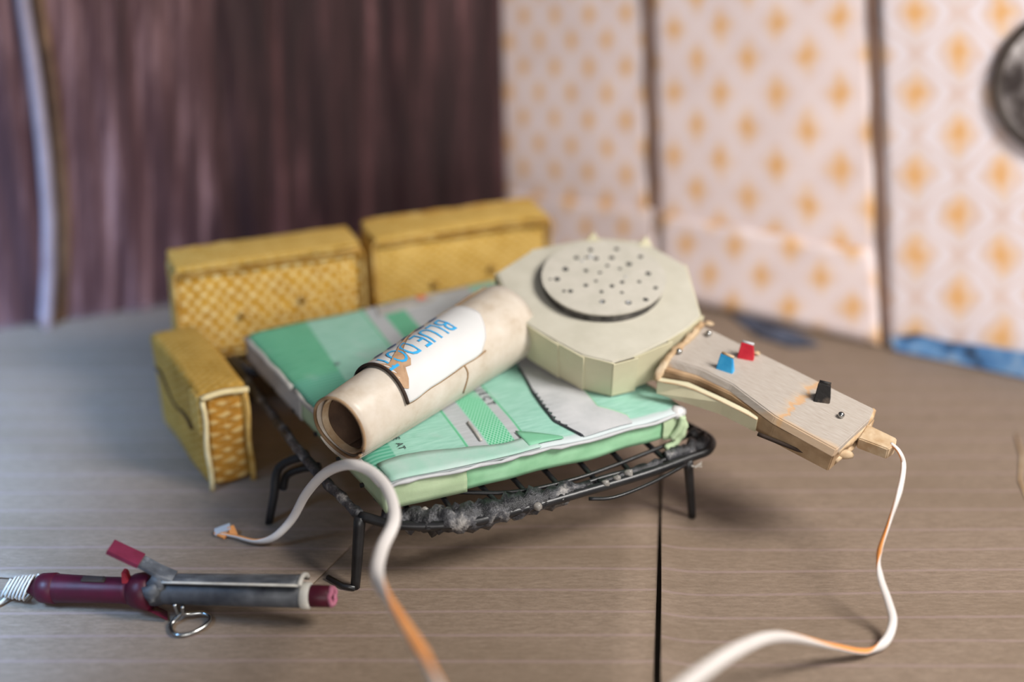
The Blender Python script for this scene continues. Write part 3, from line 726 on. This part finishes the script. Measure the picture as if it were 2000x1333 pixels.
# folded paper tabs glued round the side
n = len(T)
for i in range(n):
    a, b = T[i], T[(i+1) % n]; a2, b2 = Bt[i], Bt[(i+1) % n]
    nrm = Vector((b[1]-a[1], -(b[0]-a[0]), 0)).normalized()
    if nrm.x*(a[0]-cx)+nrm.y*(a[1]-cy) < 0: nrm = -nrm
    off = .016 if i in (7, 8) else .004+.006*((i*7) % 3)/2; offb = .016 if i == 8 else off*.5
    ex = .012
    def q(p, o_, h): return D3(p[0]+nrm.x*o_, p[1]+nrm.y*o_, h)
    dv = Vector((b[0]-a[0], b[1]-a[1], 0)); dv = dv.normalized()*ex if dv.length else dv
    a_ = (a[0]-dv.x, a[1]-dv.y); b_ = (b[0]+dv.x*.2, b[1]+dv.y*.2); a2_ = (a2[0]-dv.x, a2[1]-dv.y)
    o_ = prism('side_tab', [q(a_, off, -.004), q(b_, offb, -.002), q(b2, offb, HB+.012), q(a2_, off, HB+.004)],
          [q(a_, off-.006, -.004), q(b_, offb-.006, -.002), q(b2, offb-.006, HB+.012), q(a2_, off-.006, HB+.004)], M['cream_side'], dryer)
# little paper spikes on the rim
for (x, y) in ((1157,466),(1259,474)):
    p = DP(x, y); pa = D3(p[0]-.03, p[1]-.02, .0); pb = D3(p[0]+.03, p[1]-.02, .0); pc = D3(p[0]+.005, p[1]+.0, .035)
    prism('paper_spike', [pa, pb, pc], [v-DY*.006 for v in (pa, pb, pc)], M['cream_side'], dryer)
# vent cap: dark spacer and pierced disc
vc = DP(1178, 542, .045); VR = .247
def circ(r, h, N_=48, c=vc, wob=.0): return [D3(c[0]+math.cos(2*math.pi*k/N_)*r*(1+wob*nz((math.cos(2*math.pi*k/N_), math.sin(2*math.pi*k/N_), 3), 1.5)), c[1]+math.sin(2*math.pi*k/N_)*r*(1+wob*nz((math.cos(2*math.pi*k/N_), math.sin(2*math.pi*k/N_), 7), 1.5)), h) for k in range(N_)]
prism('vent_spacer', circ(VR*.955, .039, c=(vc[0]-.002, vc[1]-.0)), circ(VR*.96, -.002), M['core'], dryer)
disc = prism('vent_disc', circ(VR, .048, wob=.03), circ(VR*.995, .039, wob=.03), M['disc'], dryer)
HOLES = [(810,203,1),(1172,195,1),(612,315,1),(745,312,.6),(885,325,1.1),(1110,315,1.1),(1505,300,1),(1045,425,.8),(1345,403,1.2),(1220,468,.7),(462,475,1.2),(745,495,.9),(940,522,.8),(1615,535,1.1),
         (345,612,1.2),(248,615,.5),(885,638,.7),(1250,655,.9),(1490,650,.8),(745,700,.9),(1110,708,.9),(1718,735,.9),(530,780,1),(440,780,.7),(962,790,.8),(1250,800,.7),(975,925,1.1),(1340,940,1.2),(1580,900,1.0)]
for i, (hx, hy, r) in enumerate(HOLES):
    c = DP(1040+hx*.14, 460+hy*.14, .048); r *= .0088; N_ = 10
    A = [D3(c[0]+math.cos(2*math.pi*k/N_)*r*(1.15+.35*nz((k, i, 0), 1.3)), c[1]+math.sin(2*math.pi*k/N_)*r*(1.15+.35*nz((k, i, 5), 1.3)), .0494) for k in range(N_)]
    prism('vent_hole', A, [p-DN*.004 for p in A], M['hole'], disc)
for i, (hx, hy, rx) in enumerate(((812,300,.010),(700,355,.006),(1300,580,.005),(960,930,.006),(1330,935,.007))):
    c = DP(1040+hx*.14, 460+hy*.14, .05); blob('paper_burr', D3(c[0], c[1], .051), rx, M['white_paper'], disc, (1,1,.7), i)
blob('glue_lump', D3(*DP(1190,762,HB+.01), HB+.008), .03, M['pale_green'], dryer, (1.3,.8,.4), 2)

# ---- nozzle: rolled paper tube
NE = U(663,836,.576); NB = D3(*DP(1000, 622, -.092), -.092)
na = (NB-NE).normalized(); ns = na.cross(Z).normalized(); nw = ns.cross(na).normalized()      # ns points to the camera side
def shape(th, t):                                                   # cross-section radius, squarish near the mouth
    t = max(t, 0); r = lerp(.118, .160, t**.8)
    sq = lerp(1, .0, min(1, t*1.3))
    return r*(1+.05*sq*math.cos(2*th+.5)+.04*sq*math.cos(3*th-.6)+.012*nz((math.cos(th), math.sin(th), t*3), 1.7))
def NP(t, deg, off=0.0):
    th = math.radians(deg); r = shape(th, t)+off
    return lerp(NE, NB, t) + (nw*math.cos(th)+ns*math.sin(th))*r
def shell(name, t0, t1, d0, d1, o_, th, mat, parent, nu=36, nv=24, tf=None):
    V = []; UV = []
    for j in range(nv+1):
        for i in range(nu+1):
            t, d = lerp(t0, t1, j/nv), lerp(d0, d1, i/nu)
            if tf: t, d = tf(j/nv, i/nu, t, d)
            V.append(NP(t, d, o_)); UV.append((t, d/100))
    W = nu+1; K = len(V)
    for j in range(nv+1):
        for i in range(nu+1):
            t, d = lerp(t0, t1, j/nv), lerp(d0, d1, i/nu)
            if tf: t, d = tf(j/nv, i/nu, t, d)
            V.append(NP(t, d, o_-th)); UV.append((t, d/100))
    F = [(j*W+i, j*W+i+1, (j+1)*W+i+1, (j+1)*W+i) for j in range(nv) for i in range(nu)]
    F += [tuple(K+x for x in f[::-1]) for f in F]
    rim = [i for i in range(W)] + [j*W+nu for j in range(1, nv+1)] + [nv*W+i for i in range(nu-1, -1, -1)] + [j*W for j in range(nv-1, 0, -1)]
    for a, b in zip(rim, rim[1:]+rim[:1]): F.append((b, a, K+a, K+b))
    return obj(name, V, F, mat, parent, UV, True)
nozzle = shell('nozzle', 0, .955, -230, 140, 0, .007, M['worn'], dryer, 60, 30, lambda j, i, t, d: (t+.012*math.sin(i*9)*(1-j), d))
shell('nozzle_wrap', -.005, .90, 150, 235, .005, .004, M['worn'], nozzle, 24, 20)
shell('inner_roll', .015, .6, -235, 150, -.016, .006, M['tan_card'], nozzle, 50, 12)
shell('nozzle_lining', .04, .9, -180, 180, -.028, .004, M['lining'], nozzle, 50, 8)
tube('mouth_edge', [NP(-.002+.012*math.sin((d+230)/358*9), d, -.004) for d in range(-230, 129, 8)], .0065, M['brown_card'], nozzle, 5)
DB = 76
tR = lambda d: pl([-100,-60,-20,25,60,90], [.64,.66,.73,.735,.68,.58], d)
lab = shell('paper_label', .225, .80, -62, DB, .012, .008, M['label'], nozzle, 34, 26,
      lambda j, i, t, d: (lerp(.225, tR(lerp(-62, DB, i)), j)+.004*nz((j*6, i*6, 0), 1), d+2*nz((j*5, i, 4), 1)-8*i*j))
tube('label_edge', [NP(.222, -70+146*k/24, .010) for k in range(25)], .0065, M['dark_slit'], lab, 6)
tube('label_edge', [NP(.225+.43*k/20, DB+1.5+2*nz((k*.25, 1, 4), 1)-8*k/20, .004) for k in range(21)], .0035, M['brown_card'], lab, 5)
tube('paper_crease', [NP(.535+.008*math.sin(k*.8), 72+7*k, .0012) for k in range(8)], .0035, M['brown_card'], nozzle, 5)
tube('ridge_edge', [NP(.66+.33*k/12, -48+2*math.sin(k), .004) for k in range(13)], .006, M['brown_card'], nozzle, 6)
# torn brown tear through the label
tl = [(.226,-2,52),(.245,10,56),(.265,8,44),(.285,4,28),(.31,0,30),(.33,-3,22),(.345,-6,4),(.38,-12,-4),(.43,-20,-14),(.49,-28,-23),(.54,-38,-35)]
V = []
for t, a, b in tl: V += [NP(t, lerp(a, b, k/4), .0140+.002*(k in (0, 4))) for k in range(5)]
obj('label_tear', V, [(i*5+k, i*5+k+1, i*5+k+6, i*5+k+5) for i in range(len(tl)-1) for k in range(4)], M['tear'], lab)
def nozzle_text(body, t_start, t_end, d_base, d_top, mat, skip=None):
    V2, F, asp = text_mesh(body)
    V = [NP(lerp(t_start, t_end, x), lerp(d_base, d_top, y), .0150) for x, y in V2]
    return obj('lettering', V, F, mat, lab)
nozzle_text('BLUE DOT', .595, .228, -12, 22, M['blue_ink'])
for t in (.60, .525, .445, .365, .29):                              # row of dark blue marks along the top of the label
    P = [NP(t+.024*math.cos(a*math.pi/5), -25+6*math.sin(a*math.pi/5), .0150) for a in range(10)]
    obj('printed_mark', P, [tuple(range(10))], M['navy_ink'], lab)

# ---- handle
HZ = -.035
hp = [DP(*p, HZ) for p in ((1372,636),(1540,716),(1707,798),(1700,818),(1634,879),(1514,813),(1430,750),(1368,720),(1300,700))]
hU = Vector((hp[2][0]-hp[0][0], hp[2][1]-hp[0][1])); hl = hU.length; hU /= hl; hV = Vector((-hU.y, hU.x))
def huv(co, nrm):
    p = co-DO; q = Vector((p.dot(DX)-hp[0][0], p.dot(DY)-hp[0][1])); return (q.dot(hU)/hl, (q.dot(hV)+.28)/.28)
handle = prism('handle', [D3(x, y, HZ) for x, y in hp], [D3(x+(.0 if i < 3 else -.012), y-(.0 if i < 3 else .012), HZ-.028) for i, (x, y) in enumerate(hp)], M['stained'], dryer, .004, huv)
def HQ(px, py, h): return D3(*DP(px, py, h), h)
# side skirt below the top card
lowp = [DP(*p, HZ-.03) for p in ((1365,655),(1540,735),(1690,815),(1682,845),(1628,892),(1512,832),(1428,772),(1362,742),(1288,722))]
prism('handle_side', [D3(x, y, HZ-.026) for x, y in lowp], [D3(x-.012, y-.006, HZ-.098) for x, y in lowp], M['brown_card'], handle, .004)
fp = [HQ(1283,741,-.075), HQ(1340,752,-.075), HQ(1410,782,-.075), HQ(1478,816,-.075)]
P = [p for p in fp] + [p-DN*.062+DY*.0 for p in fp[::-1]]
prism('trigger_plate', [p-DY*.012 for p in P], [p+DY*.012+DX*.01 for p in P], M['cream_side'], handle, .002)
tube('plate_edge', [p-DY*.012 for p in catmull(fp, 4)], .0028, M['tan_card'], handle, 6)
ep = [HQ(1705,802,HZ-.02), HQ(1696,822,HZ-.03), HQ(1665,858,HZ-.03), HQ(1634,882,HZ-.03)]
tube('end_edge', catmull(ep, 5), .013, M['tan_card'], handle, 7, jitter=.4)
tube('end_edge', [p-DN*.045-DY*.0 for p in catmull(ep, 5)], .012, M['tan_card'], handle, 7, jitter=.4, seed=4)
tube('lower_edge', catmull([HQ(1480,848,-.1), HQ(1540,872,-.11), HQ(1600,895,-.115)], 5), .008, M['dark_slit'], handle, 5)
blob('end_wad', HQ(1648,888,HZ-.065), .022, M['tan_card'], handle, (1.5,.6,.8), 5, .6)
tube('joint_glue', catmull([HQ(1372,632,-.02), HQ(1345,662,-.03), HQ(1315,690,-.035), HQ(1292,720,-.05), HQ(1284,745,-.09)], 6), .013, M['tan_card'], handle, 8, jitter=1.1, seed=8)
# ball-headed pins
for (x, y) in ((1384,652),(1326,687),(1643,811)):
    c = HQ(x, y, HZ+.010); bm = bmesh.new(); bmesh.ops.create_uvsphere(bm, u_segments=14, v_segments=8, radius=.0125)
    for v in bm.verts: v.co = c+v.co
    from_bm('pin_head', bm, M['steel'], handle, None, True)
# folded card switches
def switch(px, py, ang, wd, ht, dp, mat, name, backm):
    c = HQ(px, py, HZ); a = Vector((math.cos(ang), math.sin(ang))); e = DX*a.x+DY*a.y; f = DX*-a.y+DY*a.x
    A = [c-e*wd-f*dp+DN*-.004, c+e*wd-f*dp*.8+DN*-.004, c+e*wd*.95+f*dp*.9+DN*-.004, c-e*wd*.9+f*dp+DN*-.004]
    B = [c-e*wd*.8-f*dp*.1+DN*ht, c+e*wd*.7-f*dp*.0+DN*ht*.92, c+e*wd*.7+f*dp*.35+DN*ht*.94, c-e*wd*.7+f*dp*.35+DN*ht*.98]
    s_ = prism(name, A, B, mat, handle, .003)
    tube('switch_edge', [B[3], B[2]], .006, backm, s_, 5); return s_
switch(1417,722,-.55,.034,.068,.017,M['sw_blue'],'blue_switch',M['tan_card'])
switch(1457,698,-.35,.032,.066,.020,M['sw_red'],'red_switch',M['white_paper'])
switch(1606,780,-.3,.030,.074,.026,M['sw_black'],'black_switch',M['sw_black'])
blob('paper_burr', HQ(1478,690,HZ+.006), .012, M['tan_card'], handle, (1.3,1,.6), 3, .5)
blob('paper_burr', HQ(1384,632,HZ+.004), .014, M['tan_card'], handle, (1.3,1,.6), 6, .5)
# strain relief and power cord
sp_ = [HQ(1694,828,-.055), HQ(1752,856,-.055), HQ(1750,868,-.055), HQ(1735,878,-.055), HQ(1676,856,-.055)]
prism('cord_grip', sp_, [p-DN*.05 for p in sp_], M['tan_card'], handle, .004)
CS = HQ(1742, 868, -.062)
ctl = [(None,0,0), (1757,884,CS.z-.01), (1765,910,CS.z-.06), (1757,960,.42), (1737,1020,.33), (1717,1080,.25), (1719,1125,.19), (1735,1175,.12), (1744,1215,.07), (1728,1255,.035), (1690,1273,.03), (1620,1262,.10), (1520,1245,.24), (1440,1270,.36), (1340,1338,.52), (1250,1420,.50), (1120,1490,.42), (960,1470,.46), (880,1400,.52), (852,1333,.55), (822,1270,.52), (775,1195,.48), (738,1130,.46), (745,1075,.46), (770,1015,.48), (757,957,.51), (722,920,.53), (680,908,.52), (635,925,.42), (598,965,.28), (570,1015,.14), (535,1050,.06), (500,1058,.03), (460,1048,.024), (432,1042,.024)]
C3 = [CS] + [U(x, y, z) for x, y, z in ctl[1:]]
tw = [1.4,1.3,.9,.8,1.6,2.3,.4,.1,.1,.2,1.9,1.6,.5,.1,.1,.1,.1,.1,.3,1.3,2.3,1.9,.3,.1,.1,.1,.1,.1,.1,.1,.1,.3,1.3,1.6,1.6]
prof = [(math.cos(2*math.pi*k/12)*1.0, math.sin(2*math.pi*k/12)*.62) for k in range(12)]
RC = [.0115]*6+[.0115,.013,.0145,.016,.017,.018,.020]+[.022]*4+[.0225]*4+[.022,.0215,.021,.0205,.020,.019,.0185,.018,.017,.016,.0145,.0135,.012,.011]; pts = catmull(C3, 7); V, F = sweep(pts, interp(RC, 7), prof=prof, ref=CAM, twist=interp(tw, 7))
fm = []
for i, f in enumerate(F):
    k = i % 12; fm.append(0 if (len(f) > 4 or k < 6 or k > 11) else 1)
cord = obj('power_cord', V, F, None, dryer, smooth=True, mats=[M['cord_white'], M['cord_copper']], fmat=fm)
# bent flat end of the cord
P0, P1, P2 = U(420,1041,.022), U(450,1029,.045), U(458,1047,.022)
def strip(a, b, w_, mat):
    d = (b-a).normalized(); s_ = d.cross(Vector((0,-.3,1))).normalized()*w_
    q = [a-s_, b-s_, b+s_, a+s_]; up_ = (b-a).cross(s_).normalized()*.005
    return prism('bent_end', [p+up_ for p in q], [p-up_ for p in q], mat, cord, .001)
strip(P0, P1, .016, M['white_paper']); strip(P1, P2, .013, M['cord_copper']); strip(P0, U(440,1050,.02), .008, M['cord_copper'])

# ================================================================ curling iron
IA = U(48,1148,.058); IB = U(655,1166,.135); ia = (IB-IA).normalized(); L_ = (IB-IA).length
isd = ia.cross(Z).normalized(); iw = isd.cross(ia).normalized()
iron = empty('curling_iron', U(300,1195), 'toy curling iron with maroon handle and grey foil barrel lying on the floor', 'curling iron')
def IP(t, r, deg): th = math.radians(deg); return lerp(IA, IB, t)+(iw*math.cos(th)+isd*math.sin(th))*r
def lathe(name, prof_, mat, parent, seg=20, a0=0, a1=360, th=0):
    full = abs(a1-a0) >= 360; nn = seg if full else seg+1; V = []; F = []
    for t, r in prof_:
        for k in range(nn): V.append(IP(t, r, a0+(a1-a0)*k/seg))
    for i in range(len(prof_)-1):
        for k in range(seg): F.append((i*nn+k, i*nn+(k+1) % nn, (i+1)*nn+(k+1) % nn, (i+1)*nn+k))
    if full: F.append(tuple(range(nn))[::-1]); F.append(tuple(range((len(prof_)-1)*nn, len(prof_)*nn)))
    return obj(name, V, F, mat, parent, smooth=True)
hd = lathe('handle', [(0,.012),(.03,.030),(.07,.050),(.085,.052),(.25,.046),(.33,.046),(.36,.05)], M['maroon'], iron)
lathe('handle_band', [(.045,.042),(.06,.052),(.105,.055),(.108,.049)], M['maroon'], hd)
lathe('collar', [(.345,.047),(.365,.060),(.415,.070),(.422,.05)], M['maroon'], iron)
P = [IP(.37,.055,150), IP(.43,.075,130), IP(.47,.098,150), IP(.455,.085,175), IP(.40,.06,185)]
prism('collar_flap', P, [p+isd*-.008 for p in P], M['maroon'], iron)
barrel = lathe('barrel', [(.40,.048),(.43,.052),(.46,.044),(.70,.043),(.90,.042),(.905,.03)], M['tape_dark'], iron, 24)
lathe('barrel_band', [(.895,.0425),(.90,.046),(.922,.046),(.925,.040)], M['tape_pale'], barrel)
lathe('tip', [(.90,.034),(.905,.038),(.985,.037),(.99,.030)], M['maroon'], iron)
tip_ring = [IP(.99+.004*math.sin(k*2.2), .030, k*30) for k in range(12)]
tube('tip_edge', tip_ring, .009, M['pink_end'], iron, 6, True, jitter=.5)
# spring clamp: curved shell above the barrel with a lever and thumb rest
def clamp_fn(s, t): return IP(lerp(.45, .905, s), .062+.010*s, lerp(-70, 26, t))
cl = grid('clamp', clamp_fn, 20, 12, M['tape'], iron, None, .007, True, iw)
tube('clamp_edge', [IP(.46+.44*k/10, .066+.004*k/10, 26) for k in range(11)], .0045, M['tape_pale'], cl, 5)
tube('clamp_edge', [IP(.903, .071, -62+88*k/8) for k in range(9)], .009, M['tape_pale'], cl, 6)
lv = [IP(.50,.060,0), IP(.455,.085,0), IP(.41,.118,0), IP(.385,.135,0)]
def ribbon(name, P_, w_, th, mat, parent):
    V = []; 
    for i, p in enumerate(P_):
        d = (P_[min(i+1, len(P_)-1)]-P_[max(i-1, 0)]).normalized(); u_ = isd.cross(d).normalized()
        V += [p-isd*w_+u_*th, p+isd*w_+u_*th, p+isd*w_-u_*th, p-isd*w_-u_*th]
    F = [(3,2,1,0)]
    for i in range(len(P_)-1):
        for k in range(4): a = i*4+k; b = i*4+(k+1) % 4; F.append((a, b, b+4, a+4))
    F.append(tuple((len(P_)-1)*4+k for k in range(4))); return obj(name, V, F, mat, parent)
lever = ribbon('lever', lv, .030, .006, M['tape'], iron)
ribbon('thumb_rest', [IP(.405,.124,0), IP(.375,.142,0), IP(.315,.180,0)], .034, .008, M['maroon_pale'], lever)
blob('tape_wad', IP(.435,.05,60), .03, M['tape'], iron, (1.0,.8,1.2), 2, .5); blob('tape_wad', IP(.45,.055,20), .03, M['tape'], iron, (1.1,.8,1.0), 7, .5)
P = [IP(.335,.042,-10), IP(.36,.042,-10), IP(.352,.082,-10), IP(.338,.086,-10)]; prism('rocker_switch', P, [p+isd*.03 for p in P], mottled('red_brown_card', (120,20,28), (150,36,44), 12), hd, .003)
P = [IP(.20,.044,-5), IP(.28,.044,-5), IP(.275,.056,-5), IP(.205,.056,-5)]; prism('slide_switch', P, [p+isd*.025 for p in P], M['dark_rim'], hd, .003)
# white thread wound round the end of the handle
P = []
for k in range(60):
    a = k*42; t = -.060+.085*k/60+.022*math.cos(math.radians(a)); P.append(IP(t, .034+.012*k/60, a))
for p in P: p.z = max(p.z, .012)
tube('thread_coil', P, .0042, M['thread'], iron, 6)
tube('thread_tail', catmull([P[0], U(10,1170,.02), U(-30,1195,.01), U(-90,1215,.01)], 5), .0065, M['thread'], iron, 6)
# bent wire stand
P = [IP(.50,.045,120), IP(.505,.075,150), U(352,1200,.03), U(334,1222,.010), U(342,1240,.010), U(372,1238,.010), U(402,1222,.012), U(410,1206,.016), U(392,1198,.020), U(360,1200,.03), U(356,1185,.07)]
tube('wire_stand', catmull(P, 6), .0075, M['steel'], iron, 7)
